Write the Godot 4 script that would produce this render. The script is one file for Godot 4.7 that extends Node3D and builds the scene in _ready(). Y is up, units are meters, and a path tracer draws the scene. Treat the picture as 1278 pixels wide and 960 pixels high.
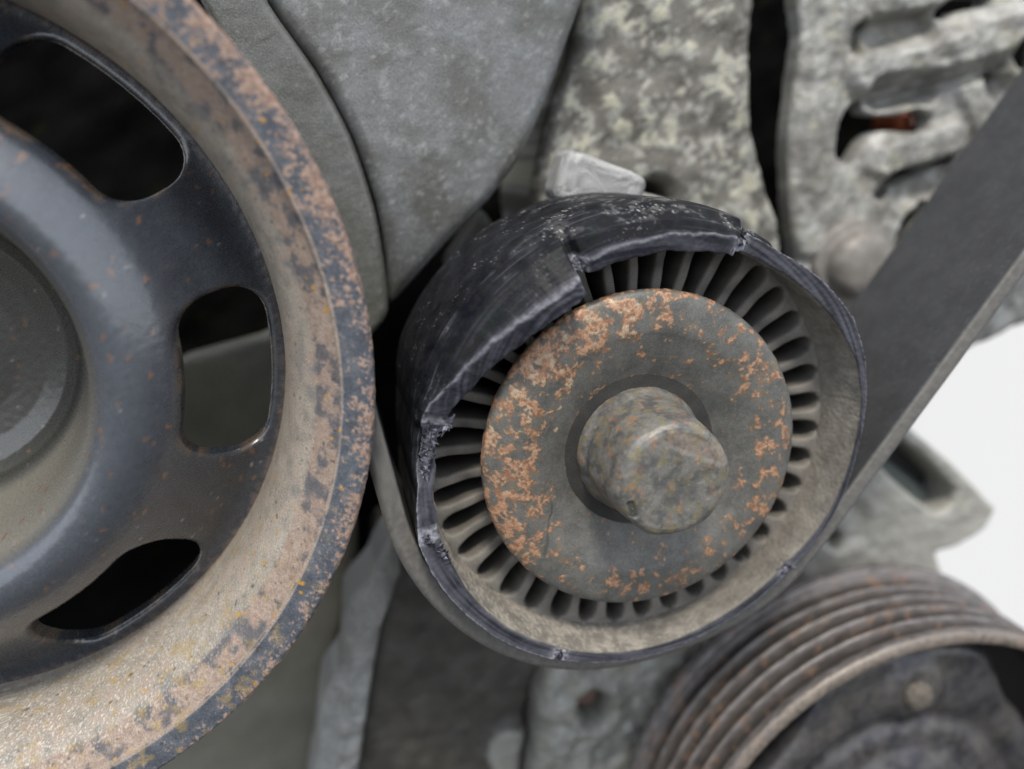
extends Node3D
# Close-up of the front of an engine: a cracked idler pulley between the crankshaft pulley and the compressor pulley.
# Shapes are written in millimetres (MM turns them into metres); the engine's front faces +z.

const MM := 0.001
const FOCAL_PX := 1029.4          # of a picture 1278 x 960
var view := Basis()               # world to camera
var eye := Vector3.ZERO           # camera in mm
var lo: FastNoiseLite
var mid: FastNoiseLite
var hi: FastNoiseLite
var fine: FastNoiseLite
var cell: FastNoiseLite
var grain: ImageTexture
var rough_map: ImageTexture
var rng := RandomNumberGenerator.new()
var names := {}


func _ready() -> void:
	rng.seed = 7
	# --- camera, sky, sun, exposure -----------------------------------------------------------
	var tilt := deg_to_rad(20.0)
	var roll := deg_to_rad(-48.0)
	view = Basis(Vector3(-sin(roll), cos(roll), 0.0), tilt)
	eye = view.inverse() * -Vector3(19.954, -9.598, -130.0)
	var cam := Camera3D.new()
	cam.name = "camera"
	var lens := CameraAttributesPhysical.new()
	lens.frustum_focal_length = 12.0 / tan(deg_to_rad(25.0))
	lens.frustum_near = 0.01
	lens.frustum_far = 60.0
	lens.frustum_focus_distance = 0.124
	lens.exposure_aperture = 7.0
	cam.attributes = lens
	cam.transform = Transform3D(view.inverse(), eye * MM)
	add_child(cam)
	cam.make_current()

	var sky_stuff := ProceduralSkyMaterial.new()
	sky_stuff.sky_top_color = Color(0.84, 0.87, 0.92)
	sky_stuff.sky_horizon_color = Color(0.90, 0.92, 0.95)
	sky_stuff.ground_horizon_color = Color(0.55, 0.55, 0.54)
	sky_stuff.ground_bottom_color = Color(0.45, 0.45, 0.44)
	sky_stuff.sky_curve = 0.2
	var env := Environment.new()
	env.background_mode = Environment.BG_SKY
	env.sky = Sky.new()
	env.sky.sky_material = sky_stuff
	env.tonemap_mode = Environment.TONE_MAPPER_LINEAR
	env.tonemap_exposure = 1.95
	env.sdfgi_enabled = true
	env.ssao_enabled = true
	env.ssil_enabled = true
	var we := WorldEnvironment.new()
	we.name = "environment"
	we.environment = env
	add_child(we)
	var sun := DirectionalLight3D.new()
	sun.name = "sun"
	sun.light_energy = 0.6
	sun.light_angular_distance = 12.0
	sun.light_color = Color(1.0, 0.97, 0.92)
	sun.shadow_enabled = true
	add_child(sun)
	sun.look_at_from_position(Vector3.ZERO, Vector3(0.12, -0.85, -0.5))

	make_textures()
	setting()
	engine_backing()
	castings()
	timing_cover()
	crank_pulley()
	drive_belt()
	compressor_pulley()
	idler()
	washer()
	bolt()
	lug()


# ------------------------------------------------------------------ helpers
func noise(s: int, freq: float, oct: int) -> FastNoiseLite:
	var n := FastNoiseLite.new()
	n.seed = s
	n.noise_type = FastNoiseLite.TYPE_SIMPLEX_SMOOTH
	n.frequency = freq
	n.fractal_type = FastNoiseLite.FRACTAL_FBM
	n.fractal_octaves = oct
	return n


func make_textures() -> void:
	lo = noise(3, 0.055, 3)
	mid = noise(11, 0.22, 3)
	hi = noise(23, 0.9, 2)
	fine = noise(31, 2.6, 1)
	cell = noise(41, 0.8, 1)
	cell.noise_type = FastNoiseLite.TYPE_CELLULAR
	cell.cellular_return_type = FastNoiseLite.RETURN_DISTANCE
	cell.cellular_jitter = 1.0
	var g := noise(51, 0.05, 5)
	var im := g.get_seamless_image(512, 512)
	im.convert(Image.FORMAT_RGB8)
	var a := Image.create(512, 512, false, Image.FORMAT_RGB8)
	var b := Image.create(512, 512, false, Image.FORMAT_RGB8)
	for y in 512:
		for x in 512:
			var v := im.get_pixel(x, y).r
			var t := 0.80 + 0.2 * smoothstep(0.2, 0.8, v)
			a.set_pixel(x, y, Color(t, t, t))
			var q := 0.72 + 0.28 * smoothstep(0.25, 0.75, 1.0 - v)
			b.set_pixel(x, y, Color(q, q, q))
	grain = ImageTexture.create_from_image(a)
	rough_map = ImageTexture.create_from_image(b)


func mat(called: String, rough: float, metal := 0.0, relief := 0.05, size := 14.0, spec := 0.5) -> StandardMaterial3D:
	var m := StandardMaterial3D.new()
	m.resource_name = called
	m.vertex_color_use_as_albedo = true
	m.albedo_texture = grain
	m.roughness = rough
	m.roughness_texture = rough_map
	m.metallic = metal
	m.metallic_specular = spec
	m.uv1_triplanar = true
	m.uv1_scale = Vector3.ONE / (size * MM)
	if relief > 0.0:
		m.heightmap_enabled = true
		m.heightmap_texture = grain
		m.heightmap_scale = relief * 0.1 * 5.0
	return m


func glossy(m: StandardMaterial3D) -> StandardMaterial3D:
	m.clearcoat_enabled = true
	m.clearcoat = 0.6
	m.clearcoat_roughness = 0.22
	return m


func numbered(called: String) -> String:
	var k: int = names.get(called, -1) + 1
	names[called] = k
	return called if k == 0 else "%s_%03d" % [called, k]


func thing(called: String, label: String, category: String, at := Vector3.ZERO, group := "") -> Node3D:
	var o := Node3D.new()
	o.name = numbered(called)
	o.position = at * MM
	tag(o, label, category, group)
	add_child(o)
	return o


func tag(o: Node3D, label: String, category: String, group := "") -> void:
	o.set_meta("label", label)
	o.set_meta("category", category)
	if group:
		o.set_meta("group", group)


func obj(called: String, mesh: Mesh, m: Material, parent: Node3D = self, at := Vector3.ZERO) -> MeshInstance3D:
	var o := MeshInstance3D.new()
	o.name = numbered(called) if parent == self else called
	o.mesh = mesh
	mesh.surface_set_material(0, m)
	o.position = at * MM
	parent.add_child(o, true)
	return o


func pixel_at(px: float, py: float, z: float) -> Vector3:
	var d := view.inverse() * Vector3((px - 639.0) / FOCAL_PX, -(py - 480.0) / FOCAL_PX, -1.0)
	return eye + d * ((z - eye.z) / d.z)


func outline(z: float, flat: Array, sub := 4) -> PackedVector2Array:
	var p := PackedVector2Array()
	for k in range(0, flat.size(), 2):
		var q := pixel_at(flat[k], flat[k + 1], z)
		p.append(Vector2(q.x, q.y))
	return smooth(p, sub)


func smooth(p: PackedVector2Array, sub: int) -> PackedVector2Array:
	if sub <= 1:
		return p
	var o := PackedVector2Array()
	var n := p.size()
	for i in n:
		var a := p[(i + n - 1) % n]
		var b := p[i]
		var c := p[(i + 1) % n]
		var d := p[(i + 2) % n]
		for k in sub:
			var q := b.cubic_interpolate(c, a, d, float(k) / sub)
			o.append(b.lerp(c, float(k) / sub).lerp(q, 0.7))
	return o


func array_mesh(v: PackedVector3Array, n: PackedVector3Array, c: PackedColorArray, idx: PackedInt32Array) -> ArrayMesh:
	var vv := PackedVector3Array()
	vv.resize(v.size())
	for i in v.size():
		vv[i] = v[i] * MM
	var a := []
	a.resize(Mesh.ARRAY_MAX)
	a[Mesh.ARRAY_VERTEX] = vv
	a[Mesh.ARRAY_NORMAL] = n
	a[Mesh.ARRAY_COLOR] = c
	a[Mesh.ARRAY_INDEX] = idx
	var m := ArrayMesh.new()
	m.add_surface_from_arrays(Mesh.PRIMITIVE_TRIANGLES, a)
	return m


func grid_normals(P: PackedVector3Array, nu: int, nv: int, wrap: bool, flip: bool) -> PackedVector3Array:
	var N := PackedVector3Array()
	N.resize(P.size())
	var s := -1.0 if flip else 1.0
	for i in nu:
		var ia := (i + nu - 1) % nu if wrap else maxi(i - 1, 0)
		var ib := (i + 1) % nu if wrap else mini(i + 1, nu - 1)
		for j in nv:
			var du := P[ib * nv + j] - P[ia * nv + j]
			var dv := P[i * nv + mini(j + 1, nv - 1)] - P[i * nv + maxi(j - 1, 0)]
			N[i * nv + j] = (du.cross(dv) * s).normalized()
	return N


# pos(i, j) gives a point; skin(p, n, i, j) gives a linear colour with the displacement (mm) in its alpha
func surf(nu: int, nv: int, pos: Callable, skin: Callable, wrap := false, flip := false) -> ArrayMesh:
	var P := PackedVector3Array()
	P.resize(nu * nv)
	for i in nu:
		for j in nv:
			P[i * nv + j] = pos.call(i, j)
	var N := grid_normals(P, nu, nv, wrap, flip)
	var C := PackedColorArray()
	C.resize(nu * nv)
	for i in nu:
		for j in nv:
			var k := i * nv + j
			var c: Color = skin.call(P[k], N[k], i, j)
			P[k] += N[k] * c.a
			c.a = 1.0
			C[k] = c
	N = grid_normals(P, nu, nv, wrap, flip)
	var idx := PackedInt32Array()
	var rows := nu if wrap else nu - 1
	idx.resize(rows * (nv - 1) * 6)
	var w := 0
	for i in rows:
		var a := i * nv
		var b := ((i + 1) % nu) * nv
		for j in nv - 1:
			if flip:
				idx[w] = a + j; idx[w + 1] = b + j; idx[w + 2] = a + j + 1
				idx[w + 3] = b + j; idx[w + 4] = b + j + 1; idx[w + 5] = a + j + 1
			else:
				idx[w] = a + j; idx[w + 1] = a + j + 1; idx[w + 2] = b + j
				idx[w + 3] = b + j; idx[w + 4] = a + j + 1; idx[w + 5] = b + j + 1
			w += 6
	return array_mesh(P, N, C, idx)


# resamples a profile of (radius, height) points, its corners rounded a little
func resample(p: PackedVector2Array, step: float, rounds := 2) -> PackedVector2Array:
	for k in rounds:
		var q := PackedVector2Array([p[0]])
		for i in p.size() - 1:
			q.append(p[i].lerp(p[i + 1], 0.25))
			q.append(p[i].lerp(p[i + 1], 0.75))
		q.append(p[p.size() - 1])
		p = q
	var o := PackedVector2Array([p[0]])
	var left := step
	for i in p.size() - 1:
		var a := p[i]
		var b := p[i + 1]
		var l := a.distance_to(b)
		var s := left
		while s < l:
			o.append(a.lerp(b, s / l))
			s += step
		left = s - l
	o.append(p[p.size() - 1])
	return o


# skin(p, n, r, theta) with theta in degrees 0..360
func lathe(profile: PackedVector2Array, thetas: PackedFloat32Array, skin: Callable, wrap := true) -> ArrayMesh:
	var nv := profile.size()
	return surf(thetas.size(), nv,
		func(i: int, j: int): return Vector3(cos(thetas[i]) * profile[j].x, sin(thetas[i]) * profile[j].x, profile[j].y),
		func(p: Vector3, n: Vector3, i: int, j: int): return skin.call(p, n, profile[j].x, fposmod(rad_to_deg(thetas[i]), 360.0)), wrap, true)


func ring(count: int, dense_from := 0.0, dense_to := 0.0, share := 0.0) -> PackedFloat32Array:
	var o := PackedFloat32Array()
	if share == 0.0:
		for i in count:
			o.append(TAU * i / count)
		return o
	var a := deg_to_rad(dense_from)
	var b := deg_to_rad(dense_to)
	var many := int(count * share)
	for i in many:
		o.append(lerpf(a, b, float(i) / many))
	for i in count - many:
		o.append(lerpf(b, a + TAU, float(i) / (count - many)))
	return o


# A plate: outline and holes in the plane, height(p) above z, rounded edges, thickness behind.
func cast(edge: PackedVector2Array, holes: Array, z: float, thick: float, bevel: float, step: float, height: Callable, skin: Callable) -> ArrayMesh:
	var loops: Array = [edge]
	loops.append_array(holes)
	var boxes: Array = []
	for l in loops:
		var r := Rect2(l[0], Vector2.ZERO)
		for q in l:
			r = r.expand(q)
		boxes.append(r.grow(maxf(bevel, step * 2.0) + 0.01))
	var box: Rect2 = boxes[0]
	var nu := int(box.size.x / step) + 2
	var nv := int(box.size.y / step) + 2
	var Q := PackedVector2Array()
	var D := PackedFloat32Array()
	var inside := PackedByteArray()
	Q.resize(nu * nv)
	D.resize(nu * nv)
	inside.resize(nu * nv)
	var reach := maxf(bevel, step * 2.0)
	for i in nu:
		for j in nv:
			var p := box.position + Vector2(i, j) * step
			var k := i * nv + j
			var best := reach
			var near := p
			var isin := true
			for l in loops.size():
				var b: Rect2 = boxes[l]
				if not b.has_point(p):
					if l == 0:
						isin = false
					continue
				var poly: PackedVector2Array = loops[l]
				var n := poly.size()
				var within := Geometry2D.is_point_in_polygon(p, poly)
				if within != (l == 0):
					isin = false
				for e in n:
					var c := Geometry2D.get_closest_point_to_segment(p, poly[e], poly[(e + 1) % n])
					var d := c.distance_to(p)
					if d < best:
						best = d
						near = c
			Q[k] = p if isin else near
			D[k] = best if isin else 0.0
			inside[k] = 1 if isin else (2 if best < step * 1.6 else 0)
	var P := PackedVector3Array()
	var C := PackedColorArray()
	P.resize(nu * nv)
	C.resize(nu * nv)
	for k in nu * nv:
		if inside[k] == 0:
			continue
		var q := Q[k]
		var d := D[k]
		var h: float = height.call(q)
		if d < bevel:
			h -= bevel - sqrt(maxf(0.0, bevel * bevel - (bevel - d) * (bevel - d)))
		var c: Color = skin.call(Vector3(q.x, q.y, z + h), d)
		P[k] = Vector3(q.x, q.y, z + h + c.a)
		c.a = 1.0
		C[k] = c
	var used := PackedInt32Array()
	used.resize(nu * nv)
	used.fill(-1)
	var v := PackedVector3Array()
	var nn := PackedVector3Array()
	var cc := PackedColorArray()
	var idx := PackedInt32Array()
	var quads := {}
	for i in nu - 1:
		for j in nv - 1:
			var ks := [i * nv + j, (i + 1) * nv + j, (i + 1) * nv + j + 1, i * nv + j + 1]
			var any := false
			var ok := true
			for k in ks:
				if inside[k] == 1:
					any = true
				if inside[k] == 0:
					ok = false
			if not (any and ok):
				continue
			for k in ks:
				if used[k] < 0:
					used[k] = v.size()
					v.append(P[k])
					nn.append(Vector3.ZERO)
					cc.append(C[k])
			var A := used[ks[0]]
			var B := used[ks[1]]
			var E := used[ks[2]]
			var F := used[ks[3]]
			for t in [[A, B, E], [A, E, F]]:
				var fn: Vector3 = (v[t[1]] - v[t[0]]).cross(v[t[2]] - v[t[0]])
				for x in t:
					nn[x] += fn
				idx.append_array(PackedInt32Array([t[0], t[2], t[1]]))
			for e in 4:
				var a: int = ks[e]
				var b: int = ks[(e + 1) % 4]
				if quads.has(Vector2i(b, a)):
					quads.erase(Vector2i(b, a))
				else:
					quads[Vector2i(a, b)] = true
	for x in nn.size():
		nn[x] = nn[x].normalized() if nn[x].length() > 1e-12 else Vector3(0, 0, 1)
	for e in quads:
		var a := v[used[e.x]]
		var b := v[used[e.y]]
		if a.distance_to(b) < 1e-5:
			continue
		var out := Vector3(b.y - a.y, a.x - b.x, 0.0).normalized()
		var s := v.size()
		for q in [a, b, Vector3(b.x, b.y, b.z - thick), Vector3(a.x, a.y, a.z - thick)]:
			v.append(q)
			nn.append(out)
		for q in [used[e.x], used[e.y], used[e.y], used[e.x]]:
			cc.append(cc[q])
		idx.append_array(PackedInt32Array([s, s + 1, s + 2, s, s + 2, s + 3]))
	return array_mesh(v, nn, cc, idx)


func bump(p: Vector2, a: Vector2, b: Vector2, r: float) -> float:
	var d := Geometry2D.get_closest_point_to_segment(p, a, b).distance_to(p) / r
	return 0.0 if d >= 1.0 else smoothstep(1.0, 0.5, d)


func pix2(px: float, py: float, z: float) -> Vector2:
	var q := pixel_at(px, py, z)
	return Vector2(q.x, q.y)


func mixc(a: Color, b: Color, t: float) -> Color:
	return a.lerp(b, clampf(t, 0.0, 1.0))


func arc_gap(a: float, b: float) -> float:
	return absf(fposmod(a - b + 180.0, 360.0) - 180.0)


func flat_height(_p: Vector2) -> float:
	return 0.0


# ------------------------------------------------------------------ the setting
func setting() -> void:
	var m := StandardMaterial3D.new()
	m.resource_name = "pale painted wall"
	m.albedo_color = Color(0.81, 0.81, 0.81)
	m.roughness = 0.9
	var wall := BoxMesh.new()
	wall.size = Vector3(9.0, 5.0, 0.2)
	wall.material = m
	var w := MeshInstance3D.new()
	w.name = "wall"
	w.mesh = wall
	w.position = Vector3(0.0, 0.4, -0.7)
	w.set_meta("kind", "structure")
	add_child(w)
	var c := StandardMaterial3D.new()
	c.resource_name = "concrete"
	c.albedo_color = Color(0.36, 0.36, 0.35)
	c.albedo_texture = grain
	c.uv1_triplanar = true
	c.uv1_scale = Vector3.ONE * 2.0
	c.roughness = 0.9
	var g := PlaneMesh.new()
	g.size = Vector2(40, 40)
	g.material = c
	var o := MeshInstance3D.new()
	o.name = "ground"
	o.mesh = g
	o.position = Vector3(0.0, -1.6, 0.0)
	o.set_meta("kind", "structure")
	add_child(o)


func dark_skin(p: Vector3, _d: float) -> Color:
	var a := 0.5 + 0.5 * mid.get_noise_3dv(p * 0.6)
	return Color(0.005 + 0.004 * a, 0.005 + 0.004 * a, 0.0045 + 0.0035 * a, 0.6 * mid.get_noise_3dv(p))


func engine_backing() -> void:
	var rough := mat("oily dark iron", 0.8, 0.0, 0.05, 20.0, 0.12)
	var z := -84.0
	var e := outline(z, [-260, -200, 640, -200, 1420, -200, 1420, 300, 1290, 350, 1210, 420, 1120, 520, 1040, 600, 960, 700, 900, 820, 900, 1160, 300, 1160, -260, 1160], 3)
	tag(obj("engine_block", cast(e, [], z, 20.0, 4.0, 2.0, func(p: Vector2): return 2.0 * lo.get_noise_2dv(p), dark_skin), rough), "dark oily engine block deep behind all the pulleys and brackets", "engine block")
	# olive shield behind the crankshaft pulley
	z = -55.0
	e = outline(z, [196, 466, 325, 420, 405, 395, 436, 560, 447, 690, 425, 800, 400, 960, 392, 1080, 120, 1080, 190, 890, 262, 800, 285, 670, 205, 610], 3)
	tag(obj("splash_shield", cast(e, [], z, 3.0, 1.5, 1.2, func(p: Vector2): return 0.8 * lo.get_noise_2dv(p),
		func(p: Vector3, _d: float):
			var t := 0.5 + 0.5 * lo.get_noise_3dv(p * 1.5)
			var c := mixc(Color(0.19, 0.185, 0.145), Color(0.25, 0.24, 0.195), t)
			c.a = 0.05 * hi.get_noise_3dv(p)
			return c), mat("olive plastic", 0.6, 0.0, 0.03)), "flat olive grey splash shield showing below and through the crankshaft pulley", "shield")


func alu(p: Vector3, warm: float, dark: float) -> Color:
	var a := mid.get_noise_3dv(p * 0.8)
	var b := hi.get_noise_3dv(p * 0.55)
	var c := mixc(Color(0.27, 0.267, 0.25), Color(0.5, 0.5, 0.475), 0.5 + 0.8 * a + 0.5 * b)
	c = mixc(c, Color(0.36, 0.34, 0.22), smoothstep(0.1, 0.45, mid.get_noise_3dv(p * 0.6 + Vector3(70, 3, 9))) * warm)
	c = mixc(c, Color(0.12, 0.112, 0.098), smoothstep(-0.05, 0.25, lo.get_noise_3dv(p * 1.6 + Vector3(9, 40, 2)) + 0.4 * b) * dark)
	c.a = 0.35 * a + 0.25 * b
	return c


func castings() -> void:
	var metal := mat("corroded aluminium", 0.62, 0.15, 0.08, 16.0)
	# --- big corroded bracket, top centre
	var z := -45.0
	var e := outline(z, [742, -80, 715, 60, 690, 130, 672, 200, 664, 260, 690, 360, 800, 430, 960, 400, 978, 300, 960, 232, 942, 160, 941, 60, 936, -80], 4)
	tag(obj("mounting_bracket", cast(e, [outline(z, [800, 236, 815, 226, 832, 232, 838, 250, 820, 262, 802, 256])], z, 26.0, 3.0, 0.55, func(p: Vector2): return 1.2 * lo.get_noise_2dv(p),
		func(p: Vector3, _d: float):
			var a := mid.get_noise_3dv(p * 0.7 + Vector3(0, 0, 50)) + 0.55 * hi.get_noise_3dv(p * 0.5)
			var c := mixc(Color(0.135, 0.125, 0.108), Color(0.19, 0.18, 0.155), 0.5 + lo.get_noise_3dv(p * 2.0))
			var k := smoothstep(-0.05, 0.4, a + 0.08 + 0.25 * fine.get_noise_3dv(p * 0.25))
			c = mixc(c, Color(0.4, 0.4, 0.36), k * 0.85)
			c = mixc(c, Color(0.5, 0.48, 0.36), smoothstep(0.25, 0.6, a + 0.4 * lo.get_noise_3dv(p * 2.2)) * 0.8)
			c.a = 0.25 * k + 0.15 * hi.get_noise_3dv(p)
			return c), metal), "corroded alloy bracket blotched brown and white above the cracked idler pulley", "bracket")
	# --- finned alternator housing, top right
	z = -50.0
	e = outline(z, [1014, -80, 1002, 40, 986, 160, 986, 235, 992, 310, 1010, 400, 1090, 440, 1230, 420, 1420, 300, 1420, -80], 3)
	var h: Array = [
		outline(z, [1064, 52, 1070, 32, 1084, 24, 1090, 34, 1082, 52, 1077, 66, 1067, 68]),
		outline(z, [1168, 20, 1178, 4, 1210, -8, 1250, -8, 1240, 6, 1205, 12, 1184, 24]),
		outline(z, [1043, 180, 1050, 150, 1062, 132, 1078, 124, 1082, 142, 1120, 144, 1150, 135, 1166, 148, 1152, 166, 1108, 163, 1085, 172, 1064, 204, 1048, 196]),
		outline(z, [1086, 244, 1100, 224, 1116, 211, 1140, 210, 1188, 194, 1191, 204, 1152, 221, 1116, 236, 1096, 250]),
		outline(z, [1226, 118, 1232, 98, 1246, 86, 1250, 96, 1240, 116, 1230, 126]),
		outline(z, [1264, 58, 1274, 46, 1300, 40, 1300, 86, 1274, 84]),
		outline(z, [1118, 304, 1130, 275, 1150, 254, 1164, 250, 1152, 278, 1130, 308]),
	]
	var bars: Array = [[1078, 92, 1290, 30, 34.0, 2.6], [1040, -40, 1010, 300, 30.0, 1.6], [1095, 200, 1185, 172, 30.0, 2.0], [1075, 285, 1110, 190, 26.0, 1.8], [1190, 60, 1230, 170, 26.0, 1.6], [1100, 6, 1170, -6, 18.0, 1.6],
		[1100, 46, 1150, 36, 26.0, -3.6], [1098, 116, 1160, 110, 26.0, -3.6], [1205, -2, 1260, -14, 20.0, -2.5], [1130, 240, 1180, 225, 24.0, -3.0], [1255, 112, 1280, 130, 24.0, -3.0], [1100, 132, 1250, 84, 9.0, -2.0]]
	var segs: Array = []
	for b in bars:
		segs.append([pix2(b[0], b[1], z), pix2(b[2], b[3], z), b[4] * 0.165, b[5]])
	tag(obj("alternator_housing", cast(e, h, z, 4.0, 1.1, 0.45,
		func(p: Vector2):
			var s := 0.6 * lo.get_noise_2dv(p * 1.5)
			for g in segs:
				s += g[3] * bump(p, g[0], g[1], g[2])
			return s,
		func(p: Vector3, _d: float):
			var c := alu(p, 0.35, 0.55)
			c.a = 0.9 * c.a + 0.15 * hi.get_noise_3dv(p * 0.45 + Vector3(7, 7, 7))
			return c), metal), "pale corroded alternator housing with irregular cooling slots in the top right corner", "alternator housing")
	var zc := -60.0
	var ct := pix2(1128, 154, zc)
	tag(obj("copper_winding", lathe(resample(PackedVector2Array([Vector2(0.05, 1.5), Vector2(1.6, 1.3), Vector2(2.6, 0.2), Vector2(2.8, -4.0), Vector2(2.6, -8)]), 0.3), ring(28),
		func(p: Vector3, _n: Vector3, _r: float, _t: float): return Color(0.42, 0.11, 0.05, 0.2 * hi.get_noise_3dv(p))), mat("lacquered copper", 0.35, 0.5, 0.0), self, Vector3(ct.x, ct.y, zc)), "small red copper winding glinting inside the alternator housing slot", "winding")
	# --- round boss between belt and idler
	var rc := pix2(1072, 330, -47)
	tag(obj("round_plug", lathe(resample(PackedVector2Array([Vector2(0.05, 4.0), Vector2(4.0, 3.8), Vector2(6.6, 2.8), Vector2(7.6, 0.5), Vector2(7.8, -0.8), Vector2(9.6, -1.0), Vector2(10.2, -2), Vector2(10.2, -8)]), 0.4), ring(90),
		func(p: Vector3, _n: Vector3, _r: float, _t: float):
			var c := mixc(Color(0.2, 0.185, 0.165), Color(0.29, 0.27, 0.25), 0.5 + 0.9 * mid.get_noise_3dv(p))
			c.a = 0.15 * mid.get_noise_3dv(p)
			return c), mat("dusty steel", 0.6, 0.2, 0.04), self, Vector3(rc.x, rc.y, -47)), "blurred round grey brown plug between the idler pulley and the belt", "plug")
	# --- pale lump behind the belt on the right edge
	z = -44.0
	e = outline(z, [1150, 470, 1180, 400, 1230, 350, 1290, 320, 1400, 300, 1400, 395, 1290, 408, 1235, 432, 1200, 450], 4)
	tag(obj("alloy_support", cast(e, [], z, 14.0, 4.5, 0.6, func(p: Vector2): return 1.2 * lo.get_noise_2dv(p * 2.0), func(p: Vector3, _d: float): return alu(p, 0.3, 0.5)), metal), "pale rounded alloy arm sticking out behind the belt at the right edge", "bracket arm")
	# --- slotted bracket on the right
	z = -40.0
	e = outline(z, [1062, 560, 1092, 532, 1130, 529, 1190, 580, 1242, 634, 1229, 660, 1196, 680, 1168, 690, 1180, 730, 1120, 800, 960, 800, 930, 740, 985, 640], 1)
	var slot := outline(z, [1090, 572, 1118, 544, 1192, 612, 1166, 640], 3)
	var boss := pix2(1056, 655, z)
	tag(obj("slotted_bracket", cast(e, [slot, outline(z, [1036, 672, 1046, 664, 1055, 674, 1048, 686, 1038, 684])], z, 9.0, 1.3, 0.45,
		func(p: Vector2): return 0.5 * lo.get_noise_2dv(p * 2.0) - 1.6 * bump(p, boss, boss, 8.0) ,
		func(p: Vector3, _d: float):
			var c := mixc(alu(p, 0.2, 0.2), Color(0.42, 0.41, 0.365), 0.6)
			return c), metal), "grey alloy bracket with a long slot and a cut corner right of the idler pulley", "bracket")
	var zb := -50.0
	e = outline(zb, [1070, 575, 1112, 535, 1205, 615, 1170, 660], 2)
	tag(obj("dark_gasket", cast(e, [], zb, 3.0, 1.0, 0.6, flat_height, func(p: Vector3, _d: float): return Color(0.03, 0.03, 0.028, 0.1 * mid.get_noise_3dv(p))), mat("dark gasket", 0.7, 0.0, 0.0)), "dark gasket closing the back of the slot in the right bracket", "gasket")
	var zs := -46.0
	e = outline(zs, [1082, 576, 1096, 562, 1190, 640, 1172, 662], 2)
	tag(obj("slot_liner", cast(e, [], zs, 3.0, 1.4, 0.5, flat_height, func(p: Vector3, _d: float): return Color(0.13, 0.155, 0.145, 0.1 * mid.get_noise_3dv(p))), mat("green grey steel", 0.5, 0.3, 0.02)), "green grey steel bar lying inside the long slot of the right bracket", "bar")
	# --- boss with a reddish hole, bottom centre
	z = -32.0
	e = outline(z, [672, 1060, 670, 930, 674, 872, 690, 835, 740, 815, 800, 800, 880, 790, 900, 860, 880, 1060], 4)
	var hole := outline(z, [722, 880, 734, 862, 752, 864, 760, 882, 750, 902, 732, 904])
	var hc := pix2(741, 884, z)
	var h2 := pix2(700, 925, z)
	var h3 := pix2(760, 940, z)
	tag(obj("bolt_boss", cast(e, [hole], z, 12.0, 3.0, 0.45,
		func(p: Vector2): return 1.2 * lo.get_noise_2dv(p * 2.0) + 1.6 * (bump(p, hc, hc, 9.5) - 1.2 * bump(p, hc, hc, 5.0)) + 1.4 * bump(p, h2, h2, 4.0) - 1.4 * bump(p, h3, h3, 5.0),
		func(p: Vector3, _d: float): return mixc(alu(p, 0.35, 0.45), Color(0.3, 0.3, 0.25), 0.3)), metal), "grey green alloy boss with a round bolt hole below the idler pulley", "boss")
	tag(obj("recessed_stud", lathe(resample(PackedVector2Array([Vector2(0.05, 0.8), Vector2(2.4, 0.6), Vector2(3.1, -0.4), Vector2(3.2, -6.0)]), 0.3), ring(40),
		func(p: Vector3, _n: Vector3, _r: float, _t: float):
			var c := mixc(Color(0.24, 0.12, 0.09), Color(0.2, 0.16, 0.13), 0.5 + mid.get_noise_3dv(p * 2.0))
			c.a = 0.1 * hi.get_noise_3dv(p)
			return c), mat("rusty stud", 0.8, 0.1, 0.05), self, Vector3(hc.x - 0.4, hc.y, -37)), "reddish rusty stud sunk in the hole of the bottom boss", "stud")
	# --- dark block, bottom left of the idler
	z = -38.0
	e = outline(z, [478, 690, 540, 700, 640, 790, 690, 830, 662, 880, 650, 960, 650, 1080, 440, 1080, 448, 900, 466, 790], 4)
	var corner := pix2(640, 935, z)
	tag(obj("dark_housing", cast(e, [], z, 20.0, 3.0, 0.7, func(p: Vector2): return 1.0 * lo.get_noise_2dv(p * 1.4) + 1.8 * bump(p, corner, corner, 9.0),
		func(p: Vector3, _d: float):
			var t := 0.5 + mid.get_noise_3dv(p * 0.7)
			var c := mixc(Color(0.045, 0.042, 0.036), Color(0.075, 0.07, 0.06), t)
			c = mixc(c, Color(0.3, 0.3, 0.27), smoothstep(0.25, 0.75, bump(Vector2(p.x, p.y), corner, corner, 8.0) + 0.3 * mid.get_noise_3dv(p)))
			c.a = 0.25 * mid.get_noise_3dv(p)
			return c), mat("grimy dark plastic", 0.65, 0.0, 0.05)), "grimy dark brown housing under the lower left of the idler pulley", "housing")
	# --- pale rail
	z = -34.0
	e = outline(z, [490, 672, 500, 720, 476, 780, 462, 860, 448, 960, 440, 1080, 376, 1080, 392, 960, 404, 870, 428, 830, 432, 760, 462, 720], 3)
	var r1 := pix2(470, 740, z)
	var r2 := pix2(424, 980, z)
	tag(obj("alloy_rail", cast(e, [], z, 12.0, 2.5, 0.5, func(p: Vector2): return 1.4 * lo.get_noise_2dv(p * 2.5) + 2.0 * bump(p, r1, r2, 4.0),
		func(p: Vector3, _d: float): return mixc(alu(p, 0.1, 0.4), Color(0.36, 0.365, 0.365), 0.5)), metal), "light grey alloy rail running down between olive shield and dark housing", "rail")
	# --- tensioner arm behind the idler
	z = -29.0
	var arm := PackedVector2Array()
	for k in 40:
		var t := deg_to_rad(12.0 + 74.0 * k / 39.0)
		arm.append(Vector2(cos(t), sin(t)) * (40.5 + 1.5 * sin(t * 3.0)))
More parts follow.
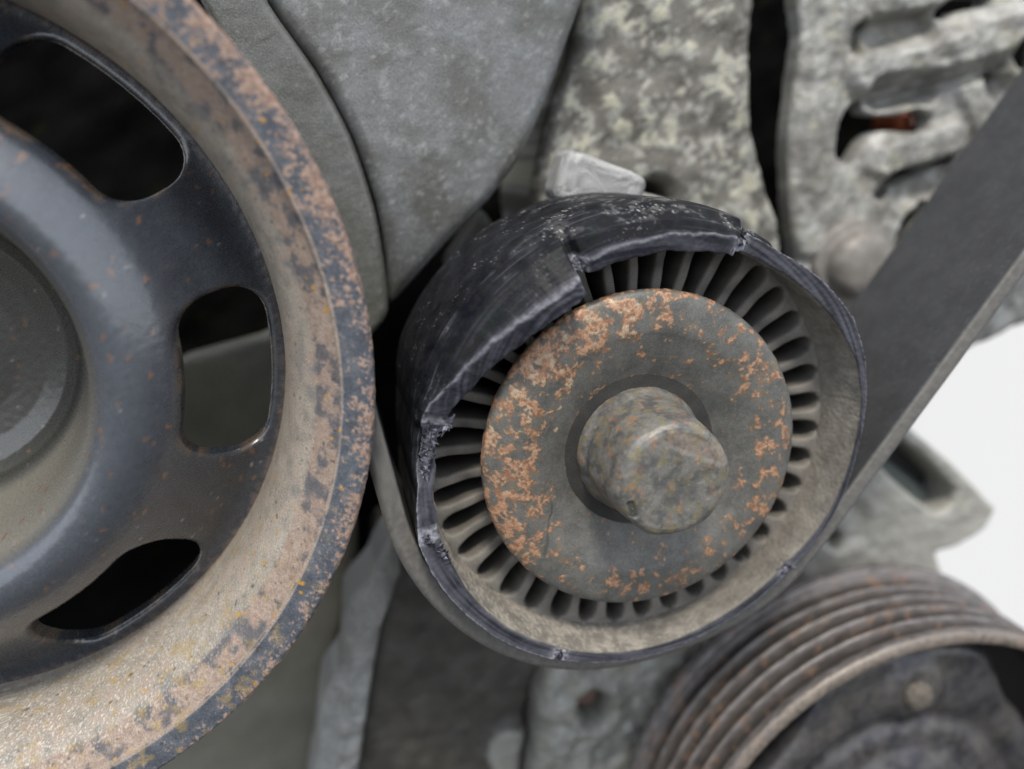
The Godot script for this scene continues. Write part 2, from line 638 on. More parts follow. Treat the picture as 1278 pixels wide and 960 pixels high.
	for k in 20:
		var t := deg_to_rad(86.0 - 74.0 * k / 19.0)
		arm.append(Vector2(cos(t), sin(t)) * 22.0)
	tag(obj("pulley_arm", cast(arm, [], z, 8.0, 2.0, 0.5, func(p: Vector2): return 0.5 * lo.get_noise_2dv(p * 2.0), func(p: Vector3, _d: float): return mixc(alu(p, 0.3, 0.4), Color(0.26, 0.25, 0.22), 0.4)), metal), "grey alloy arm whose rim shows just above the idler pulley", "arm")
	# --- small strut in the dark gap
	z = -52.0
	e = outline(z, [560, 330, 575, 300, 600, 262, 618, 285, 604, 320, 570, 400], 3)
	tag(obj("small_strut", cast(e, [], z, 6.0, 1.5, 0.4, flat_height, func(p: Vector3, _d: float): return Color(0.12, 0.115, 0.1, 0.3 * mid.get_noise_3dv(p))), metal), "thin grey strut in the dark gap between timing cover and idler", "strut")


# ------------------------------------------------------------------ timing cover
func cover_skin(p: Vector3, _d: float) -> Color:
	var a := lo.get_noise_3dv(p * 1.3)
	var b := mid.get_noise_3dv(p * 0.9)
	var c := mixc(Color(0.11, 0.111, 0.1), Color(0.18, 0.186, 0.19), 0.5 + 1.3 * a + 0.35 * b)
	c = mixc(c, Color(0.165, 0.163, 0.135), smoothstep(20.0, -5.0, p.y + 14.0 * a) * 0.6)
	c = mixc(c, Color(0.34, 0.345, 0.34), smoothstep(0.2, 0.75, hi.get_noise_3dv(p * 0.7) + 0.5 * b + 0.25 * fine.get_noise_3dv(p * 0.4)) * 0.5)
	c = mixc(c, Color(0.07, 0.072, 0.07), smoothstep(0.35, 0.6, -hi.get_noise_3dv(p * 0.7)) * 0.35)
	c = mixc(c, Color(0.45, 0.46, 0.45), smoothstep(0.62, 0.75, hi.get_noise_3dv(p * 0.45 + Vector3(0, 0, 25))) * 0.45)
	var scratch := fine.get_noise_3d(p.x * 0.9 + p.y * 0.5, (p.y - p.x * 0.6) * 0.05, 4.0)
	c = mixc(c, Color(0.36, 0.37, 0.37), smoothstep(0.62, 0.8, scratch) * smoothstep(0.0, 0.3, a) * 0.4)
	c.a = 0.05 * hi.get_noise_3dv(p) + 0.1 * b
	return c


func timing_cover() -> void:
	var m := mat("weathered grey plastic", 0.42, 0.0, 0.02, 12.0, 0.6)
	var t := thing("timing_cover", "weathered grey timing cover with a curved seam behind the crankshaft pulley", "cover")
	var z := -31.0
	var e := outline(z, [300, -80, 338, 4, 397, 88, 442, 172, 472, 260, 484, 330, 489, 384, 512, 362, 560, 306, 610, 255, 655, 196, 690, 120, 716, 50, 742, -20, 765, -80], 4)
	var spine := [pix2(560, -120, z), pix2(520, 190, z)]
	obj("cover_panel", cast(e, [], z, 14.0, 2.4, 0.42, func(p: Vector2): return -0.0016 * pow(Geometry2D.get_closest_point_to_segment(p, spine[0], spine[1]).distance_to(p), 2.0) * 3.0, cover_skin), m, t)
	e = outline(z - 1.5, [215, -80, 297, -80, 335, 4, 394, 88, 439, 172, 468, 260, 480, 330, 485, 388, 470, 412, 440, 440, 400, 410, 360, 250, 300, 100], 4)
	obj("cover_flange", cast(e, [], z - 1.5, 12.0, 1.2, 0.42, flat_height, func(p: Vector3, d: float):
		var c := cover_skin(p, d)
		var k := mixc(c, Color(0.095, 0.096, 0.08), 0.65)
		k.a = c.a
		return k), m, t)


# ------------------------------------------------------------------ crankshaft pulley
func crank_pulley() -> void:
	var at := Vector3(-107.3, 11.6, 5.0)
	var t := thing("crankshaft_pulley", "large rusty crankshaft pulley with slotted dark web cut off by the left edge", "pulley", at)
	t.scale = Vector3.ONE * 0.957
	var prof := resample(PackedVector2Array([Vector2(55.8, -25), Vector2(56.2, -16), Vector2(56.7, -12.5), Vector2(57.6, -9), Vector2(59.0, -6.2), Vector2(61.0, -4.0), Vector2(63.2, -2.4), Vector2(64.2, -1.9), Vector2(64.5, -1.2), Vector2(64.9, -0.9), Vector2(63.6, -0.5), Vector2(68.2, -0.1), Vector2(68.9, -0.6), Vector2(69.1, -1.6), Vector2(69.0, -3.0)]), 0.2, 1)
	var rim_skin := func(p: Vector3, _n: Vector3, r: float, th: float) -> Color:
		var a := mid.get_noise_3dv(p * 1.2)
		var b := hi.get_noise_3dv(p * 0.9)
		var f := fine.get_noise_3dv(p * 0.8)
		var l := lo.get_noise_3dv(p * 1.4)
		var streak := hi.get_noise_3dv(p * 1.5 + Vector3(0, 0, 17))
		var c := mixc(Color(0.28, 0.245, 0.205), Color(0.44, 0.4, 0.345), 0.5 + 0.7 * a + 0.3 * f)
		var rust := mixc(Color(0.25, 0.145, 0.105), Color(0.38, 0.275, 0.22), 0.5 + b + 0.4 * f)
		var blue := mixc(Color(0.075, 0.085, 0.105), Color(0.135, 0.15, 0.175), 0.5 + a + 0.5 * streak)
		var low := clampf((arc_gap(th, 315.0) - 20.0) / 60.0, 0.0, 1.0)
		var disp := 0.01 * f
		# the inner slope: dusty beige with rust freckles
		var k := smoothstep(0.0, 0.45, a + 0.6 * b + 0.4 * f + 0.25 * l - 0.05)
		c = mixc(c, rust, k * 0.5 * smoothstep(-0.3, 0.3, l + 0.1))
		c = mixc(c, Color(0.17, 0.18, 0.19), smoothstep(0.0, 0.4, -0.7 * a + 0.9 * l) * 0.6 * smoothstep(57.0, 60.5, r))
		disp += 0.02 * k
		if r > 60.2:
			var w := smoothstep(60.2, 61.0, r)
			var c2 := mixc(mixc(rust, c, 0.45), blue, smoothstep(-0.05, 0.25, -a + 0.5 * l + 0.3 * streak) * 0.75)
			c = mixc(c, c2, w)
		if r > 64.3:
			var w := smoothstep(64.3, 64.6, r)
			var k2 := smoothstep(-0.1, 0.3, b * 0.6 + a * 0.7 + streak * 0.35 + 0.4 * f + (r - 66.9) * 0.13 - 0.04 + 0.35 * l + 0.25 * (low - 0.6))
			c = mixc(c, mixc(blue, rust, k2), w)
			disp += 0.05 * k2 * (0.5 + b) + 0.01 * streak
		c = mixc(c, Color(0.42, 0.36, 0.31), smoothstep(0.25, 0.0, absf(r - 64.35)) * 0.55)
		c = mixc(c, Color(0.5, 0.27, 0.05), smoothstep(0.62, 0.72, hi.get_noise_3dv(p * 0.45 + Vector3(90, 0, 0))))
		c = mixc(c, Color(0.04, 0.035, 0.035), smoothstep(0.58, 0.72, hi.get_noise_3dv(p * 0.8 + Vector3(0, 90, 0))) * 0.6)
		c = mixc(c, Color(0.62, 0.55, 0.48), smoothstep(0.68, 0.85, fine.get_noise_3dv(p * 0.9 + Vector3(0, 0, 90))) * 0.5 * smoothstep(0.0, 0.3, l))
		var flake := smoothstep(0.35, 0.7, f + 0.4 * b) * smoothstep(50.0, 15.0, arc_gap(th, 283.0)) * smoothstep(64.0, 60.0, r)
		c = mixc(c, Color(0.62, 0.6, 0.54), flake * 0.8)
		c = mixc(c, Color(0.36, 0.26, 0.1), smoothstep(0.15, 0.5, mid.get_noise_3dv(p * 1.3 + Vector3(0, 70, 0))) * smoothstep(70.0, 25.0, arc_gap(th, 285.0)) * 0.5)
		c = mixc(c, Color(0.06, 0.05, 0.045), smoothstep(0.6, 0.7, hi.get_noise_3dv(p * 0.5 + Vector3(0, 0, 40))) * 0.7)
		disp += 0.03 * flake
		c.a = disp
		return c
	obj("rim", lathe(prof, ring(1100, -78.0, 66.0, 0.8), rim_skin), mat("rusty painted steel", 0.68, 0.05, 0.004, 9.0, 0.4), t)
	var groove := resample(PackedVector2Array([Vector2(68.9, -3.0), Vector2(62.2, -5), Vector2(62.2, -27), Vector2(67, -28), Vector2(67, -31), Vector2(58, -31)]), 1.0, 0)
	obj("belt_groove", lathe(groove, ring(160), func(p: Vector3, _n: Vector3, _r: float, _t: float): return Color(0.09, 0.085, 0.08, 0.05 * mid.get_noise_3dv(p))), mat("worn steel", 0.5, 0.5, 0.03), t)
	# web with seven kidney slots
	var edge := PackedVector2Array()
	for k in 200:
		edge.append(Vector2.from_angle(TAU * k / 200.0) * 56.6)
	var holes: Array = []
	for s in 7:
		var poly := PackedVector2Array()
		var mid_a := deg_to_rad(-1.5 + 51.43 * s)
		for q in 4:
			var cx := [1, -1, -1, 1][q] as float
			var cy := [1, 1, -1, -1][q] as float
			for k in 8:
				var a := PI / 2.0 * (q + k / 7.0)
				var lx := cx * (6.1 - 5.2) + 5.2 * cos(a)
				var ly := cy * (13.2 - 5.2) + 5.2 * sin(a)
				poly.append(Vector2.from_angle(mid_a + ly / 47.6) * (47.6 + lx))
			if q == 1 or q == 3:
				for k in range(1, 6):
					var ly := lerpf(8.0, -8.0, k / 6.0) * cy
					poly.append(Vector2.from_angle(mid_a + ly / 47.6) * (47.6 + cx * 6.1))
		holes.append(poly)
	var cone := resample(PackedVector2Array([Vector2(0, -34), Vector2(21, -34), Vector2(25.5, -25), Vector2(28.6, -11), Vector2(31.0, -6.2), Vector2(34.0, -5.0), Vector2(37.5, -6.4), Vector2(41.5, -9.6), Vector2(47, -15.8), Vector2(51.6, -21.0), Vector2(54, -22.5), Vector2(58, -22.8)]), 0.25, 2)
	var heights := PackedFloat32Array()
	for k in 232:
		var q := 0
		while q < cone.size() - 2 and cone[q + 1].x < k * 0.25:
			q += 1
		heights.append(lerpf(cone[q].y, cone[q + 1].y, clampf((k * 0.25 - cone[q].x) / maxf(0.001, cone[q + 1].x - cone[q].x), 0.0, 1.0)))
	var shape := func(p: Vector2) -> float:
		var u := p.length() * 4.0
		var k := mini(int(u), 230)
		return lerpf(heights[k], heights[k + 1], u - k)
	var web_skin := func(p: Vector3, d: float) -> Color:
		var r := Vector2(p.x, p.y).length()
		var a := mid.get_noise_3dv(p * 0.9)
		var b := hi.get_noise_3dv(p * 0.8)
		var c := mixc(Color(0.024, 0.03, 0.041), Color(0.044, 0.053, 0.068), 0.45 + 0.5 * a + 0.2 * b)
		c = mixc(c, Color(0.12, 0.135, 0.165), smoothstep(41.0, 34.0, r) * 0.35 + 0.08 * b)
		c = mixc(c, Color(0.24, 0.225, 0.185), smoothstep(31.5, 29.0, r) * smoothstep(22.5, 25.0, r) * 0.8)
		c = mixc(c, Color(0.045, 0.045, 0.036), smoothstep(25.0, 22.5, r))
		c = mixc(c, Color(0.2, 0.1, 0.05), smoothstep(0.52, 0.66, hi.get_noise_3dv(p * 0.4 + Vector3(50, 0, 0))) * 0.7)
		c = mixc(c, Color(0.14, 0.1, 0.07), smoothstep(0.0, 0.3, a + 0.1) * smoothstep(0.85, 0.1, d) * 0.6)
		c = mixc(c, Color(0.2, 0.14, 0.11), smoothstep(54.8, 56.4, r + b) * 0.6)
		c = mixc(c, Color(0.45, 0.42, 0.4), smoothstep(0.72, 0.85, fine.get_noise_3dv(p * 0.3)) * 0.6 * smoothstep(0.1, 0.4, a))
		c.a = 0.03 * b
		return c
	obj("web", cast(edge, holes, 0.0, 3.0, 0.9, 0.36, shape, web_skin), glossy(mat("blue black paint", 0.3, 0.0, 0.006, 12.0, 0.7)), t)


# ------------------------------------------------------------------ belt
func drive_belt() -> void:
	# centre line of the face towards the idler: (point, outward side)
	var path: Array = []
	var c := Vector2(0.3, 0.4)
	var rad := 38.1
	var th0 := deg_to_rad(-33.5)
	var along := Vector2(-sin(th0), cos(th0))
	var n0 := Vector2.from_angle(th0)
	for k in 360:
		path.append([c + n0 * rad + along * lerpf(150.0, 0.0, k / 360.0), n0])
	for k in 241:
		var a := lerpf(th0, deg_to_rad(-166.0), k / 240.0)
		path.append([c + Vector2.from_angle(a) * (rad - 1.6 * exp(-pow((rad_to_deg(a) + 75.0) / 26.0, 2.0))), Vector2.from_angle(a)])
	var cc := Vector2(-107.3, 11.6)
	var a0 := deg_to_rad(14.0)
	var from: Vector2 = path[-1][0]
	var to := cc + Vector2.from_angle(a0) * 63.6
	for k in range(1, 30):
		path.append([from.lerp(to, k / 30.0), -Vector2.from_angle(a0)])
	for k in 60:
		var a := lerpf(a0, deg_to_rad(140.0), k / 59.0)
		path.append([cc + Vector2.from_angle(a) * 63.6, -Vector2.from_angle(a)])
	# cross-section: (z, depth outward)
	var cs: Array = []
	for k in 80:
		cs.append(Vector2(lerpf(-30.0, -0.35, k / 79.0), 0.0))
	cs.append_array([Vector2(-0.05, 0.3), Vector2(0.0, 0.8), Vector2(0.0, 1.6), Vector2(0.0, 2.2), Vector2(-0.1, 2.6)])
	for k in range(8):
		cs.append_array([Vector2(-0.6 - k * 3.7, 3.4), Vector2(-1.4 - k * 3.7, 3.4), Vector2(-2.2 - k * 3.7, 2.4), Vector2(-2.9 - k * 3.7, 2.4)])
	cs.append_array([Vector2(-30.0, 2.4), Vector2(-30.3, 1.0), Vector2(-30.0, 0.0)])
	var nv := cs.size()
	var skin := func(p: Vector3, _n: Vector3, i: int, j: int) -> Color:
		var a := mid.get_noise_3dv(p * 0.6)
		var f := fine.get_noise_3dv(p)
		var b := hi.get_noise_3dv(p * 0.7)
		var col := mixc(Color(0.036, 0.038, 0.041), Color(0.06, 0.062, 0.066), 0.5 + 0.7 * a + 0.5 * f + 0.3 * b)
		if j > 79 and j < 86:
			col = mixc(Color(0.14, 0.135, 0.125), Color(0.21, 0.2, 0.185), 0.5 + hi.get_noise_3dv(p))
		col = mixc(col, Color(0.13, 0.13, 0.13), smoothstep(0.55, 0.8, f) * 0.4)
		col.a = 0.02 * f
		return col
	tag(obj("drive_belt", surf(path.size(), nv, func(i: int, j: int): return Vector3(path[i][0].x + path[i][1].x * cs[j].y, path[i][0].y + path[i][1].y * cs[j].y, cs[j].x), skin, false, false), mat("black rubber", 0.75, 0.0, 0.05, 4.0)), "wide dark rubber drive belt rising to the right from under the idler pulley", "belt")


# ------------------------------------------------------------------ compressor pulley
func compressor_pulley() -> void:
	var at := Vector3(66.8, -93.0, 0.0)
	var t := thing("compressor_pulley", "brown grooved compressor pulley in the bottom right corner", "pulley", at)
	var pts := PackedVector2Array([Vector2(48.0, -12), Vector2(48.9, -2.5), Vector2(49.4, -0.4), Vector2(49.9, 0.0), Vector2(51.0, -0.1), Vector2(52.0, -0.8), Vector2(52.1, -2.0)])
	for k in 5:
		var z := -2.8 - k * 4.2
		pts.append_array(PackedVector2Array([Vector2(51.9, z), Vector2(48.7, z - 1.5), Vector2(48.7, z - 2.2), Vector2(51.9, z - 3.5)]))
	pts.append_array(PackedVector2Array([Vector2(51.7, -24.0), Vector2(52.6, -24.4), Vector2(53.2, -26.0), Vector2(52.8, -27.0), Vector2(40.0, -27.5)]))
	var skin := func(p: Vector3, n: Vector3, r: float, th: float) -> Color:
		var a := mid.get_noise_3dv(p * 0.7)
		var b := hi.get_noise_3dv(p * 0.7)
		var run := hi.get_noise_3d(th * 0.25, p.z * 2.0, 8.0)
		var c := mixc(Color(0.07, 0.06, 0.055), Color(0.125, 0.11, 0.103), 0.5 + 0.8 * a + 0.5 * run)
		c = mixc(c, Color(0.3, 0.285, 0.29), smoothstep(50.9, 52.0, r) * 0.6 * clampf(0.6 + run, 0.0, 1.0))
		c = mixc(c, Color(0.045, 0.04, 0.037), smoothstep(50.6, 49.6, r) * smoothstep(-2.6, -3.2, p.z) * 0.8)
		c = mixc(c, Color(0.27, 0.165, 0.11), smoothstep(0.15, 0.6, mid.get_noise_3dv(p * 0.9 + Vector3(5, 60, 0)) + 0.3 * b) * 0.55)
		c = mixc(c, Color(0.25, 0.21, 0.17), smoothstep(48.6, 49.4, r) * smoothstep(-1.6, -0.6, p.z) * (0.55 + 0.5 * b))
		c.a = 0.06 * b
		return c
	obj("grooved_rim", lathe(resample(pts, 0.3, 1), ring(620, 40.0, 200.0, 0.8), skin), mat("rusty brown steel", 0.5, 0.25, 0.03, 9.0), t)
	obj("recess", lathe(resample(PackedVector2Array([Vector2(48.2, -11.8), Vector2(46.5, -14), Vector2(30, -15), Vector2(0.05, -15)]), 1.2, 1), ring(160),
		func(p: Vector3, _n: Vector3, _r: float, _t: float): return Color(0.012, 0.011, 0.01, 0.2 * mid.get_noise_3dv(p))), mat("dark iron", 0.6, 0.2, 0.04), t)
	# three-armed clutch plate
	var e := PackedVector2Array()
	for k in 180:
		var a := TAU * k / 180.0
		var s := 0.5 + 0.5 * cos(3.0 * (a - deg_to_rad(93.0)))
		e.append(Vector2.from_angle(a) * lerpf(38.0, 46.0, smoothstep(0.15, 0.8, s)))
	var pads: Array = []
	for k in 3:
		pads.append(Vector2.from_angle(deg_to_rad(93.0 + 120.0 * k)) * 36.0)
	var plate := func(p: Vector2) -> float:
		var h := 2.6 * smoothstep(24.0, 17.0, p.length()) - 1.6 * exp(-pow((p.length() - 29.0) / 2.4, 2.0))
		for q in pads:
			h += 1.6 * bump(p, q, q, 9.0)
		return h
	obj("clutch_plate", cast(e, [], -6.0, 6.0, 3.2, 0.45, plate, func(p: Vector3, _d: float):
		var a := mid.get_noise_3dv(p * 0.7)
		var c := mixc(Color(0.03, 0.03, 0.036), Color(0.075, 0.075, 0.088), 0.5 + a)
		c = mixc(c, Color(0.2, 0.185, 0.165), (0.4 + 0.7 * lo.get_noise_3dv(p * 1.5 + Vector3(30, 0, 0)) + 0.5 * hi.get_noise_3dv(p * 0.5)) * 0.6)
		c.a = 0.1 * a
		return c), mat("dusty clutch steel", 0.34, 0.35, 0.02), t)
	for k in 3:
		obj("rivet", lathe(resample(PackedVector2Array([Vector2(0.05, 2.2), Vector2(1.8, 2.0), Vector2(3.0, 1.0), Vector2(3.3, -0.6), Vector2(3.3, -3.0)]), 0.3), ring(40),
			func(p: Vector3, _n: Vector3, _r: float, _t: float): return Color(0.15, 0.13, 0.11, 0.25 * hi.get_noise_3dv(p * 0.6))), mat("dull rivet", 0.85, 0.3, 0.0), t, Vector3(pads[k].x, pads[k].y, -4.6))


# ------------------------------------------------------------------ idler pulley
# angle, outer radius of the front edge, inner radius, its height, crease radius, crease height
const EDGE := [
	[0, 37.2, 36.5, 3, 0, 0], [9.6, 37.85, 37.0, 3, 0, 0], [20.7, 38.35, 36.9, 3, 0, 0], [31.5, 38.48, 35.7, 3, 0, 0], [44.2, 37.12, 34.4, 3, 0, 0], [57, 35.64, 33.1, 3, 0, 0], [67.5, 35.3, 32.7, 3.2, 0, 0],
	[69.2, 35.4, 32.6, 3.6, 0, 0], [70.2, 33.6, 31.3, 4.4, 1, 0], [72.5, 34.0, 31.3, 5, 1, 0], [82.5, 33.3, 30.5, 5, 1, 0], [92, 32.5, 30.1, 5, 1, 0], [102, 32.1, 29.8, 5, 1, 0], [110, 31.5, 29.5, 5, 1, 0], [113.6, 31.9, 29.8, 4.6, 1, 0],
	[114.6, 32.6, 30.4, 3.4, 1, 0], [116.6, 32.2, 30.0, 3.6, 1, 0], [117.6, 29.9, 27.4, 7.6, 1, 0], [120.5, 29.7, 27.1, 8, 1, 0], [131.5, 29.95, 27.3, 8, 1, 0], [142.5, 31.0, 27.9, 7, 1, 0], [152.3, 32.3, 29.4, 6, 1, 0], [160.5, 33.9, 30.5, 5, 1, 0],
	[167.5, 35.8, 32.2, 4.2, 0.6, 0], [170.5, 36.0, 32.0, 3.4, 0.3, 0], [173, 35.4, 33.0, 1.0, 0, 0], [180, 35.6, 33.2, 0.8, 0, 0], [187, 35.9, 33.4, 2.2, 0, 0], [195, 37.2, 34.4, 3, 0, 0], [200.2, 38.0, 34.75, 3, 0, 0], [207.5, 38.2, 34.8, 3, 0, 0], [219, 38.2, 35.5, 3, 0, 0],
	[230, 38.2, 35.9, 3, 0, 0], [241, 38.0, 35.8, 3, 0, 0], [248, 37.8, 35.6, 3, 0, 0], [250.5, 37.6, 35.8, 3, 0, 0], [272, 36.8, 35.3, 3, 0, 0], [295.6, 35.5, 34.3, 3, 0, 0], [319.5, 35.4, 34.2, 3, 0, 0], [338, 36.7, 35.8, 3, 0, 0], [360, 37.2, 36.5, 3, 0, 0],
]


func edge_at(th: float) -> PackedFloat32Array:
	var k := 0
	while k < EDGE.size() - 2 and EDGE[k + 1][0] <= th:
		k += 1
	var a: Array = EDGE[k]
	var b: Array = EDGE[k + 1]
	var t: float = clampf((th - a[0]) / (b[0] - a[0]), 0.0, 1.0)
	var o := PackedFloat32Array()
	for q in range(1, 5):
		o.append(lerpf(a[q], b[q], t))
	return o


func idler() -> void:
	var at := Vector3(0.6, 0.4, 0.0)
	var t := thing("idler_pulley", "cracked black plastic idler pulley with torn rim and ribbed inside", "pulley", at)
	var black := mat("worn black plastic", 0.46, 0.0, 0.0, 7.0, 0.22)
	black.roughness_texture = null
	black.albedo_texture = null
	var nu := 1500
	var profiles: Array = []
	var nv := 0
	var zones: PackedFloat32Array = PackedFloat32Array()
	for i in nu:
		var th := 360.0 * i / nu
		var e := edge_at(th)
		var w := e[3]
		var rag := hi.get_noise_2d(th * 0.12, 3.0) * (0.1 + 0.35 * w) + hi.get_noise_2d(th * 0.7, 3.0) * 0.05
		var torn := smoothstep(168.0, 173.0, th) * smoothstep(203.0, 188.0, th)
		rag += torn * 0.8 * mid.get_noise_2d(th * 0.3, 50.0)
		var ro := e[0] + rag
		var ri := e[1] + rag * 0.7 + torn * 0.8 * hi.get_noise_2d(th * 0.1, 70.0)
		var ze := e[2] + torn * 1.2 * mid.get_noise_2d(th * 0.25, 20.0) + 0.25 * w * hi.get_noise_2d(th * 0.15, 30.0)
		var rc := lerpf(ro + 0.02, maxf(34.9, ro + 0.9), w)
		var zc := lerpf(ze - 0.5, minf(4.6, ze - 0.8), w)
		var body := lerpf(clampf(ro, 36.4, 37.9), 37.7, w)
		if th > 275.0 or th < 60.0:
			body = ro - 0.05
		var key := [Vector2(body - 2.5, -26), Vector2(body - 0.3, -25.6), Vector2(body, -24.6), Vector2(body, -12.0), Vector2(body, lerpf(-4.0, -3.0, w)), Vector2(lerpf(body, body - 0.55, w), lerpf(0.4, 1.0, w)), Vector2(rc, zc), Vector2(ro, ze - 0.1), Vector2(ri, ze - 0.1 - 0.5 * w), Vector2(lerpf(ri - 0.2, ri + 1.4, w), ze - 1.2 - w), Vector2(34.3, -4.4), Vector2(34.1, -5.4), Vector2(34.1, -22.5)]
		var count := [3, 3, 16, 14, 14, 24, 34, 12, 7, 26, 4, 16]
		var line := PackedVector2Array()
		for s in count.size():
			for k in count[s]:
				line.append(key[s].lerp(key[s + 1], float(k) / count[s]))
				if i == 0:
					zones.append(s + float(k) / count[s])
		line.append(key[-1])
		if i == 0:
			zones.append(count.size())
		# round the corners without blunting the front edge
		for pass_ in 2:
			var q := line.duplicate()
			for k in range(1, line.size() - 1):
				q[k] = line[k] * 0.5 + (line[k - 1] + line[k + 1]) * 0.25
			line = q
		profiles.append(line)
		nv = line.size()
	var skin := func(p: Vector3, n: Vector3, i: int, j: int) -> Color:
		var th := 360.0 * i / nu
		var z := zones[j]
		var a := mid.get_noise_3dv(p * 1.1)
		var b := hi.get_noise_3dv(p * 1.2)
		var f := fine.get_noise_3dv(p * 1.1)
		var l := lo.get_noise_3dv(p * 1.8)
		var lip: float = smoothstep(66.0, 74.0, th) * smoothstep(172.0, 164.0, th)
		var low: float = smoothstep(185.0, 205.0, th) * smoothstep(300.0, 270.0, th)
		var disp := 0.02 * f + 0.02 * b
		# outer surface
		var c := mixc(Color(0.007, 0.0075, 0.009), Color(0.017, 0.018, 0.021), 0.5 + a + 0.3 * b)
		var run := hi.get_noise_3d(th * 0.035, Vector2(p.x, p.y).length() * 1.6 - p.z * 1.6, 2.0)
		c = mixc(c, Color(0.085, 0.09, 0.105), smoothstep(0.2, 0.65, run + 0.4 * a) * 0.5 * smoothstep(3.6, 4.8, z))
		c = mixc(c, Color(0.14, 0.137, 0.128), smoothstep(0.15, 0.6, a + 0.6 * b + 0.35 * l) * 0.5 * smoothstep(128.0, 92.0, th) * smoothstep(60.0, 70.0, th) * smoothstep(6.2, 5.6, z))
		var speck := smoothstep(0.52, 0.68, fine.get_noise_3dv(p * 0.62 + Vector3(0, 40, 0)))
		c = mixc(c, Color(0.4, 0.4, 0.4), speck * 0.6 * smoothstep(0.0, 0.4, l + 0.8 * a) * (0.3 + 0.7 * smoothstep(150.0, 105.0, th)))
		if low > 0.0 and z < 6.4:
			c = mixc(c, Color(0.15, 0.145, 0.13), low * (0.55 + 0.5 * a))
		c = mixc(c, Color(0.012, 0.0125, 0.015), lip * smoothstep(5.7, 6.1, z) * 0.7)
		# front edge: pale bruised plastic
		var front := smoothstep(6.6, 7.0, z) * smoothstep(8.25, 7.9, z)
		var bruise := mixc(Color(0.022, 0.023, 0.028), Color(0.075, 0.076, 0.092), 0.5 + 0.9 * run + 0.4 * a - 0.25 * lip)
		bruise = mixc(bruise, Color(0.3, 0.3, 0.35), smoothstep(6.8, 6.95, z) * smoothstep(7.12, 7.0, z) * (0.3 + 0.4 * b))
		for g in [70.0, 115.5, 171.0, 199.0, 249.5, 319.0]:
			bruise = mixc(bruise, Color(0.5, 0.5, 0.56), smoothstep(3.5, 0.6, arc_gap(th, g)) * 0.6 * (0.6 + b))
		c = mixc(c, bruise, front)
		c = mixc(c, Color(0.13, 0.135, 0.15), lip * smoothstep(6.75, 6.98, z) * smoothstep(7.2, 6.98, z) * (0.5 + run) * 0.6)
		disp += front * 0.05 * b
		# inside: brown grey road dust
		var inner := smoothstep(7.95, 8.4, z)
		var dust := mixc(Color(0.145, 0.134, 0.118), Color(0.24, 0.223, 0.196), 0.5 + 0.8 * a + 0.35 * b)
		dust = mixc(dust, Color(0.27, 0.245, 0.21), low * smoothstep(-0.2, 0.3, a + b) * 0.8)
		dust = mixc(dust, Color(0.06, 0.06, 0.062), lip * 0.75)
		dust = mixc(dust, Color(0.09, 0.085, 0.08), smoothstep(10.2, 11.5, z) * 0.6)
		c = mixc(c, dust, inner)
		disp += inner * (0.05 * b + 0.12 * low * maxf(0.0, a + b))
		for g in [70.0, 115.2, 249.5, 320.0]:
			disp -= 0.35 * smoothstep(0.7, 0.1, arc_gap(th, g + 2.0 * b * 0.2)) * smoothstep(5.6, 6.4, z) * smoothstep(9.4, 8.6, z)
		c.a = disp
		return c
	obj("rim", surf(nu, nv, func(i: int, j: int):
		var a := TAU * i / nu
		var q: Vector2 = profiles[i][j]
		return Vector3(cos(a) * q.x, sin(a) * q.x, q.y), skin, true, false), black, t)
	# hub and back disc
	var hub_skin := func(p: Vector3, _n: Vector3, _r: float, _th: float) -> Color:
		var a := mid.get_noise_3dv(p)
		var c := mixc(Color(0.02, 0.02, 0.018), Color(0.045, 0.042, 0.038), 0.5 + a)
		c.a = 0.05 * a
		return c
	obj("hub", lathe(resample(PackedVector2Array([Vector2(9.0, -0.2), Vector2(19.0, -0.2), Vector2(20.4, -1.0), Vector2(20.4, -21.0), Vector2(21.0, -22.0), Vector2(34.2, -22.0)]), 0.8, 1), ring(220), hub_skin), mat("dusty black plastic", 0.7, 0.0, 0.03, 7.0), t)
	# forty moulded ribs
	var rib_mat := mat("dusty rib plastic", 0.75, 0.0, 0.03, 6.0)
	var pitch := TAU / 40.0
	var ribs: Array = []
	for variant in 3:
		var rows := 18
		var pos := func(i: int, j: int) -> Vector3:
			var r := lerpf(20.2, 34.25, i / (rows - 1.0))
			var fl := clampf((r - 30.9) / 3.35, 0.0, 1.0)
			var w := 0.85 + (r * pitch * 0.5 - 0.82) * (1.0 - sqrt(1.0 - fl * fl))
			var top := -4.4 - 0.5 * smoothstep(34.0, 28.0, r) + 0.12 * sin(variant * 2.0 + r)
			var q: Vector2 = [Vector2(-1, -22), Vector2(-1, -14), Vector2(-1, -0.9), Vector2(-0.9, -0.25), Vector2(-0.5, 0), Vector2(0.5, 0), Vector2(0.9, -0.25), Vector2(1, -0.9), Vector2(1, -14), Vector2(1, -22)][j]
			return Vector3(r, q.x * w, q.y if q.y < -10.0 else top + q.y)
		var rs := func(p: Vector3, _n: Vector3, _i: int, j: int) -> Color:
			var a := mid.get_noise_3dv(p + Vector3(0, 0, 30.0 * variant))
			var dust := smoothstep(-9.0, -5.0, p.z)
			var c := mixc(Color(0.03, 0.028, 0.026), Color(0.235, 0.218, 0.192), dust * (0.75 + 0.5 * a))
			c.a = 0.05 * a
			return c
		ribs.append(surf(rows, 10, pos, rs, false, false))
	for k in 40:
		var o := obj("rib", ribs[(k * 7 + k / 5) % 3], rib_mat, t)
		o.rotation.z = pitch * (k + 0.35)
	# torn shreds along the cracks
	var shred := mat("torn plastic", 0.55, 0.0, 0.03, 4.0)
